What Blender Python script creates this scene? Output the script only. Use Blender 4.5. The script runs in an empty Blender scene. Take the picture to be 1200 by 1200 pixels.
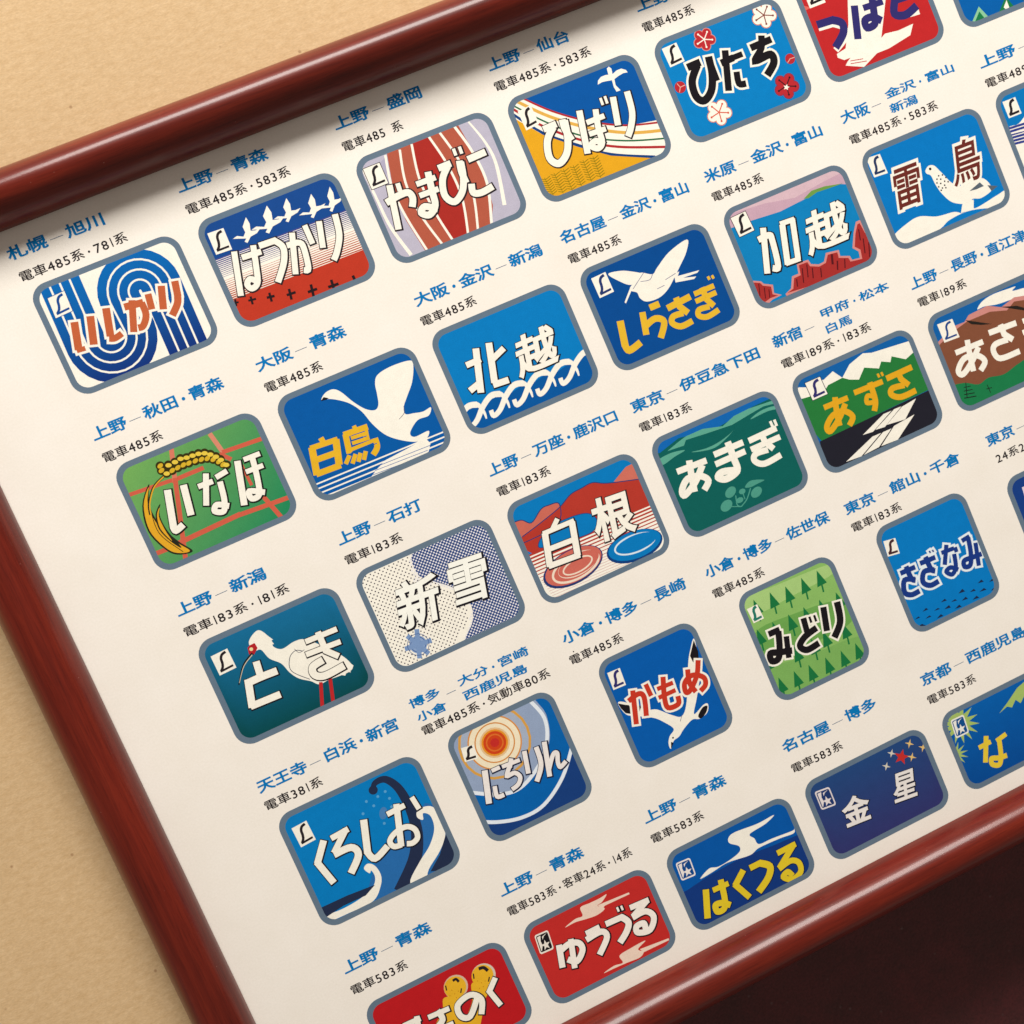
import bpy, math, random
import numpy as np
from mathutils import Matrix, Vector, geometry
random.seed(7)
SC = bpy.context.scene
COL = SC.collection
MM = 0.001

# ---------------------------------------------------------------- camera
# Poster plane coordinates: x to the right and y down the poster, millimetres;
# the world is (x, -y, height) in metres, the poster lying face up at height 0.
FOC = 1267.68
def axis_angle(a):
    v = Vector(a); return Matrix.Rotation(v.length, 3, v.normalized())
RC = axis_angle((0.04849157, -0.14257949, -0.41590404))
TC = Vector((5.98063142, -17.13514587, 373.81547841))
CC = -(RC.transposed() @ TC)
def W(x, y, h=0.0):
    return Vector((x * MM, -y * MM, h * MM))
cam_d = bpy.data.cameras.new('camera')
cam = bpy.data.objects.new('camera', cam_d); COL.objects.link(cam)
def flip(v): return Vector((v[0], -v[1], -v[2]))
m = Matrix.Identity(4)
for c, v in enumerate((flip(RC[0]), -flip(RC[1]), -flip(RC[2]))):
    for r in range(3): m[r][c] = v[r]
m.translation = flip(CC) * MM
cam.matrix_world = m
cam_d.sensor_width = 36.0
cam_d.lens = 36.0 * FOC / 1200.0
cam_d.clip_start = 0.01; cam_d.clip_end = 20
cam_d.dof.use_dof = True
cam_d.dof.focus_distance = 0.372
cam_d.dof.aperture_fstop = 15
SC.camera = cam
SC.render.resolution_x = 1024; SC.render.resolution_y = 1024

# ---------------------------------------------------------------- light
world = bpy.data.worlds.new('World'); SC.world = world
world.use_nodes = True
bg = world.node_tree.nodes['Background']
bg.inputs[0].default_value = (1.0, 0.87, 0.76, 1); bg.inputs[1].default_value = 0.26
def area(name, loc, target, sx, sy, power, col):
    l = bpy.data.lights.new(name, 'AREA'); l.shape = 'RECTANGLE'; l.size = sx; l.size_y = sy
    l.energy = power; l.color = col
    o = bpy.data.objects.new(name, l); COL.objects.link(o)
    o.location = loc
    o.rotation_euler = (Vector(target) - Vector(loc)).to_track_quat('-Z', 'Y').to_euler()
    return o
area('window_light', (0.22, 1.25, 0.82), (0, 0, 0), 1.1, 0.50, 44, (1.0, 0.965, 0.905))
SC.view_settings.view_transform = 'Standard'; SC.view_settings.look = 'None'
SC.view_settings.exposure = 0.0; SC.view_settings.gamma = 1.0
SC.render.engine = 'CYCLES'

# ---------------------------------------------------------------- helpers
def tag(o, label=None, cat=None, group=None, kind=None):
    if label: o['label'] = label
    if cat: o['category'] = cat
    if group: o['group'] = group
    if kind: o['kind'] = kind
    return o
def link(name, me, parent=None):
    o = bpy.data.objects.new(name, me); COL.objects.link(o)
    if parent: o.parent = parent
    return o
def lin(c):
    c = c.lstrip('#'); out = []
    for i in (0, 2, 4):
        v = int(c[i:i+2], 16) / 255
        out.append(v / 12.92 if v <= .04045 else ((v + .055) / 1.055) ** 2.4)
    return out
PAPER_SEEN = lin('FAF0E0'); PAPER = (0.80, 0.754, 0.695)
def ink(c):                      # printed colour as albedo relative to the paper
    return tuple(min(.82, max(.0025, a / b * p * k)) for a, b, p, k in zip(lin(c), PAPER_SEEN, PAPER, (1, 1, .93)))
class N:
    def __init__(s, name):
        s.m = bpy.data.materials.new(name); s.m.use_nodes = True
        s.t = s.m.node_tree; s.b = s.t.nodes['Principled BSDF']
    def n(s, typ, **kw):
        x = s.t.nodes.new(typ)
        for k, v in kw.items():
            if k.startswith('i_'): x.inputs[k[2:].replace('_', ' ')].default_value = v
            else: setattr(x, k, v)
        return x
    def l(s, a, ao, b, bi): s.t.links.new(a.outputs[ao], b.inputs[bi])
def noise(M, co, scale, detail=3, rough=.5, stretch=None):
    if stretch:
        mp = M.n('ShaderNodeMapping'); mp.inputs['Scale'].default_value = stretch
        M.l(co, 'Object', mp, 0); src, so = mp, 0
    else: src, so = co, 'Object'
    x = M.n('ShaderNodeTexNoise'); x.inputs['Scale'].default_value = scale
    x.inputs['Detail'].default_value = detail; x.inputs['Roughness'].default_value = rough
    M.l(src, so, x, 'Vector'); return x
def ramp(M, src, so, stops):
    r = M.n('ShaderNodeValToRGB'); e = r.color_ramp.elements
    while len(e) < len(stops): e.new(.5)
    for el, (p, c) in zip(e, stops):
        el.position = p; el.color = (*c, 1) if len(c) == 3 else c
    M.l(src, so, r, 0); return r
def mix(M, a, b, fac=None, mode='MIX', f=.5):
    x = M.n('ShaderNodeMix', data_type='RGBA', blend_type=mode); x.inputs[0].default_value = f
    for i, s in ((6, a), (7, b)):
        if isinstance(s, tuple) and len(s) == 2 and not isinstance(s[0], float): M.l(s[0], s[1], x, i)
        else: x.inputs[i].default_value = (*s, 1)
    if fac: M.l(fac[0], fac[1], x, 0)
    return x

# print on paper: the ink's own colour comes from the corner attribute 'ink'
M = N('printed_ink'); co = M.n('ShaderNodeTexCoord')
at = M.n('ShaderNodeAttribute', attribute_name='ink')
g1 = noise(M, co, 2600, 2, .6); r1 = ramp(M, g1, 'Fac', [(.3, (.92,)*3), (.7, (1.06,)*3)])
g2 = noise(M, co, 330, 3, .6); r2 = ramp(M, g2, 'Fac', [(.3, (.965,)*3), (.7, (1.03,)*3)])
a = mix(M, (at, 'Color'), (r1, 0), mode='MULTIPLY', f=1); b = mix(M, (a, 2), (r2, 0), mode='MULTIPLY', f=1)
M.l(b, 2, M.b, 'Base Color'); M.b.inputs['Roughness'].default_value = .55
M.b.inputs['Specular IOR Level'].default_value = .035
def cockle(M, co):
    geo = M.n('ShaderNodeNewGeometry'); n = M.n('ShaderNodeTexNoise'); n.inputs['Scale'].default_value = 13; n.inputs['Detail'].default_value = 1.5
    M.l(geo, 'Position', n, 'Vector'); b = M.n('ShaderNodeBump'); b.inputs['Strength'].default_value = .5; b.inputs['Distance'].default_value = .0022
    M.l(n, 'Fac', b, 'Height'); return b
M.l(cockle(M, co), 0, M.b, 'Normal')
INK = M.m

M = N('poster_paper'); co = M.n('ShaderNodeTexCoord')
n1 = noise(M, co, 60, 4, .6); n2 = noise(M, co, 1500, 3, .6)
c1 = ramp(M, n1, 'Fac', [(.3, (PAPER[0]*.965, PAPER[1]*.96, PAPER[2]*.945)), (.7, PAPER)])
c2 = ramp(M, n2, 'Fac', [(.3, (.965, .963, .955)), (.7, (1.02, 1.02, 1.02))])
x = mix(M, (c1, 0), (c2, 0), mode='MULTIPLY', f=1)
M.l(x, 2, M.b, 'Base Color'); M.b.inputs['Roughness'].default_value = .6
M.b.inputs['Specular IOR Level'].default_value = .035
bp = M.n('ShaderNodeBump'); bp.inputs['Strength'].default_value = .05; bp.inputs['Distance'].default_value = .0002
M.l(n2, 'Fac', bp, 'Height'); M.l(cockle(M, co), 0, bp, 'Normal'); M.l(bp, 0, M.b, 'Normal')
PAPER_M = M.m

def wood(name):
    M = N(name); co = M.n('ShaderNodeTexCoord')
    # grain runs along the rail's own x axis
    w1 = noise(M, co, 1.0, 6, .62, (26, 520, 520)); w2 = noise(M, co, 1.0, 4, .7, (110, 2300, 2300))
    w3 = noise(M, co, 1.0, 3, .5, (7, 90, 90))
    c = ramp(M, w1, 'Fac', [(.25, (.088, .0070, .0034)), (.5, (.128, .0108, .0045)), (.75, (.166, .0165, .0064))])
    d = ramp(M, w2, 'Fac', [(.32, (.62, .56, .56)), (.52, (1.0, 1.0, 1.0))])
    e = ramp(M, w3, 'Fac', [(.3, (.75, .72, .7)), (.7, (1.2, 1.15, 1.1))])
    x = mix(M, (c, 0), (d, 0), mode='MULTIPLY', f=.75); y = mix(M, (x, 2), (e, 0), mode='MULTIPLY', f=1)
    # pale specks of dust lying in the varnish
    v = M.n('ShaderNodeTexVoronoi'); v.inputs['Scale'].default_value = 210; M.l(co, 'Object', v, 'Vector')
    dr = ramp(M, v, 'Distance', [(.0, (1, 1, 1)), (.035, (0, 0, 0))])
    z = mix(M, (y, 2), (.42, .2, .16), fac=(dr, 0))
    M.l(z, 2, M.b, 'Base Color')
    M.b.inputs['Roughness'].default_value = .36
    M.b.inputs['Specular IOR Level'].default_value = .18
    M.b.inputs['Coat Weight'].default_value = .38; M.b.inputs['Coat IOR'].default_value = 1.42; M.b.inputs['Coat Roughness'].default_value = .155
    bp = M.n('ShaderNodeBump'); bp.inputs['Strength'].default_value = .12; bp.inputs['Distance'].default_value = .0002
    M.l(w2, 'Fac', bp, 'Height'); M.l(bp, 0, M.b, 'Normal')
    return M.m
WOOD = wood('mahogany_varnish')

M = N('kraft_board'); co = M.n('ShaderNodeTexCoord')
k1 = noise(M, co, 1.0, 5, .6, (260, 640, 500)); k2 = noise(M, co, 1.0, 4, .65, (900, 2300, 1500)); k3 = noise(M, co, 9, 3, .5)
c = ramp(M, k1, 'Fac', [(.3, (.515, .345, .175)), (.7, (.60, .425, .24))])
d = ramp(M, k2, 'Fac', [(.3, (.87, .86, .84)), (.7, (1.09, 1.085, 1.07))])
e = ramp(M, k3, 'Fac', [(.3, (.93, .93, .93)), (.7, (1.05, 1.05, 1.05))])
x = mix(M, (c, 0), (d, 0), mode='MULTIPLY', f=1); y = mix(M, (x, 2), (e, 0), mode='MULTIPLY', f=1)
v = M.n('ShaderNodeTexVoronoi'); v.inputs['Scale'].default_value = 95; M.l(co, 'Object', v, 'Vector')
dr = ramp(M, v, 'Distance', [(.03, (.8, .8, .8)), (.065, (0, 0, 0))])
z = mix(M, (y, 2), (.30, .17, .075), fac=(dr, 0))
M.l(z, 2, M.b, 'Base Color'); M.b.inputs['Roughness'].default_value = .8
bp = M.n('ShaderNodeBump'); bp.inputs['Strength'].default_value = .15; bp.inputs['Distance'].default_value = .0003
M.l(k2, 'Fac', bp, 'Height'); M.l(bp, 0, M.b, 'Normal')
KRAFT = M.m

M = N('dark_carpet'); co = M.n('ShaderNodeTexCoord')
f1 = noise(M, co, 55, 5, .6); f2 = noise(M, co, 900, 3, .6)
c = ramp(M, f1, 'Fac', [(.3, (.062, .012, .013)), (.75, (.110, .016, .019))])
d = ramp(M, f2, 'Fac', [(.3, (.7, .7, .7)), (.7, (1.2, 1.2, 1.2))])
x = mix(M, (c, 0), (d, 0), mode='MULTIPLY', f=1)
v = M.n('ShaderNodeTexVoronoi'); v.inputs['Scale'].default_value = 120; M.l(co, 'Object', v, 'Vector')
dr = ramp(M, v, 'Distance', [(.02, (.6, .6, .6)), (.09, (0, 0, 0))])
z = mix(M, (x, 2), (.16, .10, .10), fac=(dr, 0))
M.l(z, 2, M.b, 'Base Color'); M.b.inputs['Roughness'].default_value = .7
bp = M.n('ShaderNodeBump'); bp.inputs['Strength'].default_value = .6; bp.inputs['Distance'].default_value = .001
M.l(f2, 'Fac', bp, 'Height'); M.l(bp, 0, M.b, 'Normal')
CARPET = M.m

def grid_mesh(name, x0, y0, x1, y1, nx, ny, hf, mat):
    vs = [(0, 0, 0)] * 0; fs = []
    for j in range(ny + 1):
        for i in range(nx + 1):
            x = x0 + (x1 - x0) * i / nx; y = y0 + (y1 - y0) * j / ny
            vs.append(W(x, y, hf(x, y)))
    for j in range(ny):
        for i in range(nx):
            a = j * (nx + 1) + i; fs.append((a, a + nx + 1, a + nx + 2, a + 1))
    me = bpy.data.meshes.new(name); me.from_pydata(vs, [], fs); me.materials.append(mat)
    for p in me.polygons: p.use_smooth = True
    return me

# ---------------------------------------------------------------- setting
FRAME_BACK = -6.0
o = link('floor', grid_mesh('floor', -900, -900, 1400, 1400, 46, 46, lambda x, y: -62 + 1.2 * math.sin(x * .05) * math.sin(y * .07), CARPET))
tag(o, 'dark maroon carpeted floor below the lower rail of the frame', kind='structure')

def slab(name, x0, y0, x1, y1, z0, z1, mat, bev=1.0):
    import bmesh
    bm = bmesh.new(); bmesh.ops.create_cube(bm, size=1)
    for v in bm.verts:
        v.co = W(x0 + (v.co.x + .5) * (x1 - x0), y0 + (.5 - v.co.y) * (y1 - y0), z0 + (v.co.z + .5) * (z1 - z0))
    bmesh.ops.bevel(bm, geom=bm.edges[:], offset=bev * MM, segments=2, affect='EDGES')
    me = bpy.data.meshes.new(name); bm.to_mesh(me); bm.free(); me.materials.append(mat)
    return me
o = link('cardboard', slab('cardboard', -620, -560, 520, 190, -61, FRAME_BACK - .05, KRAFT))
tag(o, 'plain tan fibrous cardboard that the wooden picture frame lies on', 'cardboard')

# ---------------------------------------------------------------- frame
XI0, YI0, XI1, YI1 = -161.2, -136.2, 352.0, 184.2      # inner edges of the frame
RW = 18.2
PROFILE = [(0.0, .35), (0.0, 1.6), (.15, 3.2), (.7, 5.2), (1.7, 7.4), (3.0, 9.2), (4.7, 10.7), (6.7, 11.6), (8.8, 11.9),
           (10.9, 11.5), (12.9, 10.4), (14.7, 8.8), (16.2, 6.7), (17.3, 4.3), (17.9, 2.0), (18.2, .2), (18.2, -.8), (18.7, -1.0), (18.9, -1.4), (18.9, -6.0), (4.0, -6.0), (4.0, .15), (.3, .15)]
frame = bpy.data.objects.new('picture_frame', None); COL.objects.link(frame)
frame.location = W((XI0 + XI1) / 2, (YI0 + YI1) / 2, FRAME_BACK)
tag(frame, 'glossy mahogany coloured wooden picture frame with rounded rails around the train emblem poster', 'picture frame')
def smooth_profile(P, n=3):
    out = []
    for i in range(len(P)):
        out.append(P[i])
        if 1 <= i < 15:
            p0, p1, p2, p3 = P[i-1], P[i], P[i+1], P[min(i+2, 16)]
            for k in range(1, n):
                t = k / n
                out.append(tuple(.5 * ((2*b) + (-a + c) * t + (2*a - 5*b + 4*c - d) * t*t + (-a + 3*b - 3*c + d) * t**3)
                                 for a, b, c, d in zip(p0, p1, p2, p3)))
    return out
SP = smooth_profile(PROFILE)
def rail(cx, cy, L, ang, label):
    # local: x along the rail, +y outward, z up; ends mitred at 45 degrees
    nseg = 60; vs = []; fs = []; K = len(SP)
    for i in range(nseg + 1):
        t = i / nseg * 2 - 1
        for (w, h) in SP:
            wob = .05 * math.sin(i * .9 + w) * (0 if i in (0, nseg) else 1)
            vs.append(((t * (L / 2 + w)) * MM, (w + wob * .4) * MM, h * MM))
    for i in range(nseg):
        for k in range(K):
            a = i * K + k; b = i * K + (k + 1) % K
            fs.append((a, b, b + K, a + K))
    fs.append(tuple(range(K))[::-1]); fs.append(tuple(nseg * K + k for k in range(K)))
    me = bpy.data.meshes.new('frame_rail'); me.from_pydata(vs, [], fs); me.materials.append(WOOD)
    for p in me.polygons: p.use_smooth = len(p.vertices) == 4
    me.set_sharp_from_angle(angle=math.radians(38))
    o = link('frame_rail', me); o.location = W(cx, cy); o.rotation_euler = (0, 0, ang)
    o.parent = frame; o.matrix_parent_inverse = Matrix.Translation(-frame.location)
    tag(o, label); return o
cx, cy = (XI0 + XI1) / 2, (YI0 + YI1) / 2
rail(cx, YI0, XI1 - XI0, 0, 'upper rail with a bright streak of window light along it')
rail(cx, YI1, XI1 - XI0, math.pi, 'lower rail beside the dark carpet')
rail(XI0, cy, YI1 - YI0, math.pi / 2, 'left rail in even shade with visible dark grain')
rail(XI1, cy, YI1 - YI0, -math.pi / 2, None)

# ---------------------------------------------------------------- poster
poster = bpy.data.objects.new('poster', None); COL.objects.link(poster)
poster.location = W(cx, cy, -.4)
tag(poster, 'cream poster printed with rows of rounded train name emblems and blue Japanese captions', 'poster')
sheet = link('paper_sheet', grid_mesh('paper_sheet', XI0 - 3.4, YI0 - 3.4, XI1 + 3.4, YI1 + 3.4, 40, 26,
             lambda x, y: 0.0, PAPER_M))
def under(o, p):
    o.parent = p; o.matrix_parent_inverse = Matrix.Translation(-poster.location) if p is poster else Matrix.Identity(4)
under(sheet, poster)

# ---------------------------------------------------------------- flat print
def pl(px, py):                  # point of the poster seen at a point of the photograph
    d = RC.transposed() @ Vector(((px - 600) / FOC, (py - 600) / FOC, 1))
    s = -CC.z / d.z
    return (CC.x + s * d.x, CC.y + s * d.y)

def union(polys):
    """triangles of the union of simple polygons (millimetres)"""
    vs, fs = [], []
    for P in polys:
        if area2(P) < 0: P = P[::-1]
        k = len(vs); vs += [Vector(p) for p in P]; fs.append(list(range(k, k + len(P))))
    if not fs: return [], []
    r = geometry.delaunay_2d_cdt(vs, [], fs, 0, 1e-5, True)
    V, F = [tuple(v) for v in r[0]], [f for f in r[2] if len(f) == 3]
    if not F: return [], []
    VA = np.array(V); FA = np.array(F); c = VA[FA].mean(1); keep = np.zeros(len(F), bool)
    byn = {}
    for P in polys: byn.setdefault(len(P), []).append(P)
    for n, L in byn.items():
        A = np.array([[q[:2] for q in P] for P in L], float)             # (k, n, 2)
        step = max(1, 400000 // (n * len(c)))
        for i in range(0, len(A), step):
            a = A[i:i+step]; b = np.roll(a, 1, 1)
            ax, ay, bx, by = a[:, :, 0, None], a[:, :, 1, None], b[:, :, 0, None], b[:, :, 1, None]
            den = by - ay; den = np.where(den == 0, 1e-30, den)
            cr = ((ay > c[:, 1]) != (by > c[:, 1])) & (c[:, 0] < (bx - ax) * (c[:, 1] - ay) / den + ax)
            keep |= (cr.sum(1) % 2 == 1).any(0)
    return V, [f for f, k in zip(F, keep) if k]
def area2(P): return sum(P[i-1][0] * P[i][1] - P[i][0] * P[i-1][1] for i in range(len(P)))
def clip_convex(P, C):
    out = P
    for i in range(len(C)):
        a, b = C[i-1], C[i]; nx, ny = -(b[1] - a[1]), b[0] - a[0]
        src = out; out = []
        if not src: return []
        dd = [(p[0] - a[0]) * nx + (p[1] - a[1]) * ny for p in src]
        for j in range(len(src)):
            p, q = src[j-1], src[j]; dp, dq = dd[j-1], dd[j]
            if (dp >= 0) != (dq >= 0):
                t = dp / (dp - dq); out.append((p[0] + t * (q[0] - p[0]), p[1] + t * (q[1] - p[1])))
            if dq >= 0: out.append(q)
    return out
def crom(P, n=6, closed=False):
    out = []; L = len(P); rng = range(L) if closed else range(L - 1)
    g = (lambda i: P[i % L]) if closed else (lambda i: P[max(0, min(L - 1, i))])
    for i in rng:
        p0, p1, p2, p3 = g(i-1), g(i), g(i+1), g(i+2)
        for k in range(n):
            t = k / n
            out.append(tuple(.5 * ((2*b) + (-a + c) * t + (2*a - 5*b + 4*c - d) * t*t + (-a + 3*b - 3*c + d) * t**3)
                             for a, b, c, d in zip(p0, p1, p2, p3)))
    if not closed: out.append(P[-1])
    return out
def ribbon(P, w, ext=0.0, closed=False, w2=None):
    """quads of a mitred ribbon of width w along P"""
    P = [p for i, p in enumerate(P) if i == 0 or math.dist(p, P[i-1]) > 1e-6]
    L = len(P)
    if L < 2: return []
    if ext and not closed:
        def push(a, b):
            d = math.dist(a, b); return (a[0] + (a[0]-b[0]) / d * ext, a[1] + (a[1]-b[1]) / d * ext)
        P = [push(P[0], P[1])] + P[1:-1] + [push(P[-1], P[-2])]
    def seg(i):
        a, b = P[i % L], P[(i+1) % L]; d = math.dist(a, b) or 1; return (-(b[1]-a[1]) / d, (b[0]-a[0]) / d)
    lt, rt = [], []
    for i in range(L):
        if closed: n1, n2 = seg(i-1), seg(i)
        else: n1 = seg(max(0, i-1)); n2 = seg(min(L-2, i))
        mx, my = n1[0] + n2[0], n1[1] + n2[1]; q = mx*mx + my*my
        k = 2 / q if q > .35 else 2 / .35
        h = (w if w2 is None else w + (w2 - w) * i / (L - 1)) / 2
        lt.append((P[i][0] + mx*k*h, P[i][1] + my*k*h)); rt.append((P[i][0] - mx*k*h, P[i][1] - my*k*h))
    out = []
    for i in range(L if closed else L - 1):
        j = (i + 1) % L; q = [lt[i], lt[j], rt[j], rt[i]]
        # split a folded quad in two triangles
        if (seg(i)[0] * (lt[j][1]-rt[j][1]) - seg(i)[1] * (lt[j][0]-rt[j][0])) is not None:
            for T in ((q[0], q[1], q[2]), (q[0], q[2], q[3])):
                if abs(area2(T)) > 1e-7: out.append(list(T))
    return out
def rrect(x0, y0, x1, y1, r, n=6):
    out = []
    for cx, cy, a0 in ((x1-r, y0+r, -90), (x1-r, y1-r, 0), (x0+r, y1-r, 90), (x0+r, y0+r, 180)):
        for k in range(n + 1):
            a = math.radians(a0 + 90 * k / n); out.append((cx + r*math.cos(a), cy + r*math.sin(a)))
    return out
def disc(c, r, n=20, ry=None, rot=0):
    ry = ry or r; cr, sr = math.cos(rot), math.sin(rot); o = []
    for k in range(n):
        x, y = r*math.cos(2*math.pi*k/n), ry*math.sin(2*math.pi*k/n); o.append((c[0] + x*cr - y*sr, c[1] + x*sr + y*cr))
    return o

class Print:
    """collects flat colour areas, then becomes one mesh"""
    def __init__(s): s.v, s.f, s.c = [], [], []
    def add(s, polys, col, z, clip=None, raw=False):
        if raw: vs = [p for P in polys for p in P]; fs = []; k = 0
        else: vs, fs = union(polys)
        if raw:
            for P in polys: fs.append(range(k, k + len(P))); k += len(P)
        fn = col if callable(col) else (lambda p, c=ink(col): c)
        for f in fs:
            P = [vs[i][:2] for i in f]
            if area2(P) < 0: P = P[::-1]
            if clip:
                P = clip_convex(P, clip)
                if len(P) < 3 or abs(area2(P)) < 1e-6: continue
            k = len(s.v); s.v += [W(p[0], p[1], .02 + (z - .02) * .35) for p in P]
            s.f.append(tuple(range(k, k + len(P)))[::-1]); s.c += [fn(p) for p in P][::-1]
    def build(s, name, parent, label=None):
        if not s.f: return None
        me = bpy.data.meshes.new(name); me.from_pydata(s.v, [], s.f); me.materials.append(INK)
        at = me.color_attributes.new('ink', 'FLOAT_COLOR', 'CORNER')
        at.data.foreach_set('color', [x for c in s.c for x in (*c, 1.0)])
        o = link(name, me); under(o, parent)
        if label: tag(o, label)
        return o

# glyphs of the built-in font, thickened by a ribbon along their outline
_glyph = {}
def glyph(ch, off):
    key = (ch, round(off, 4))
    if key in _glyph: return _glyph[key]
    if ch == '1' : polys = [[(.13, 0), (.22, 0), (.22, .74), (.13, .74)]]; _glyph[key] = polys; return polys
    c = bpy.data.curves.new('g', 'FONT'); c.body = ch; c.resolution_u = 3
    o = bpy.data.objects.new('g', c); COL.objects.link(o)
    ev = o.evaluated_get(bpy.context.evaluated_depsgraph_get()); me = ev.to_mesh()
    V = [tuple(v.co[:2]) for v in me.vertices]; polys = [[V[i] for i in p.vertices] for p in me.polygons]
    if off > 0:
        use = {}
        for p in me.polygons:
            vs = list(p.vertices)
            for i in range(len(vs)):
                e = (vs[i-1], vs[i]); use[e] = use.get(e, 0) + 1
        # merge vertices that sit on one point
        rid = {}; 
        def idv(i): return rid.setdefault((round(V[i][0], 5), round(V[i][1], 5)), i)
        E = {}
        for a, b in use: E[(idv(a), idv(b))] = 1
        B = {a: b for (a, b) in E if (b, a) not in E}
        while B:
            st, cur = B.popitem(); loop = [st]
            while cur != st and cur in B: loop.append(cur); cur = B.pop(cur)
            if len(loop) > 2: polys += ribbon([V[i] for i in loop], off * 2, closed=True)
    ev.to_mesh_clear(); bpy.data.objects.remove(o); bpy.data.curves.remove(c)
    vs, fs = union(polys)
    polys = [[vs[i] for i in f] for f in fs]
    _glyph[key] = polys
    return polys

BLUE, BLACK = '0078BC', '241E22'
def caption(name, text, p1, p2, hgt, col, off, z=.03, parent=poster, y=None):
    adv = {'・': .66, '—': 1.0, ' ': .5}
    A = [adv.get(c, 1.0 if ord(c) > 0x2000 else (.36 if c == '1' else .56)) for c in text]
    sx = (p2[0] - p1[0]) / (sum(A) - .10); x = p1[0] - .05 * sx
    yb = y if y is not None else (p1[1] + p2[1]) / 2
    pr = Print(); polys = []; dash = []
    for ch, a in zip(text, A):
        if ch == '—':
            yy = yb - hgt * .40; dash.append([(x + .16*sx, yy-.09), (x + .82*sx, yy-.09), (x + .82*sx, yy+.09), (x + .16*sx, yy+.09)])
        elif ch == '・':
            polys.append(disc((x + a*sx/2, yb - hgt * .42), hgt * (.14 if col == BLUE else .11), 12))
        elif ch != ' ':
            g = glyph(ch, off)
            digit = ord(ch) < 0x2000
            gy = hgt / .92 * (1.10 if digit else 1)
            for P in g:
                if digit: polys.append([(x + (p[0] + .03) * sx * .98, yb - .02*hgt - p[1] * gy) for p in P])
                else: polys.append([(x + p[0] * sx, yb - (p[1] + .085) * gy) for p in P])
        x += a * sx
    pr.add(polys, col, z, raw=True)
    pr.add(dash, '3C6488' if col == BLUE else col, z)
    pr.build(name, parent)

GOOSE = [(0,.66),(.16,.6),(.38,.7),(.47,.56),(.42,.32),(.60,0),(.68,.28),(.66,.56),(.82,.6),(1,.58),(.86,.72),(.62,.78),(.47,.98),(.38,.9),(.46,.8),(.2,.72)]
def dpts(toks): return [tuple(float(v) for v in t.split(',')) for t in toks]

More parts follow.
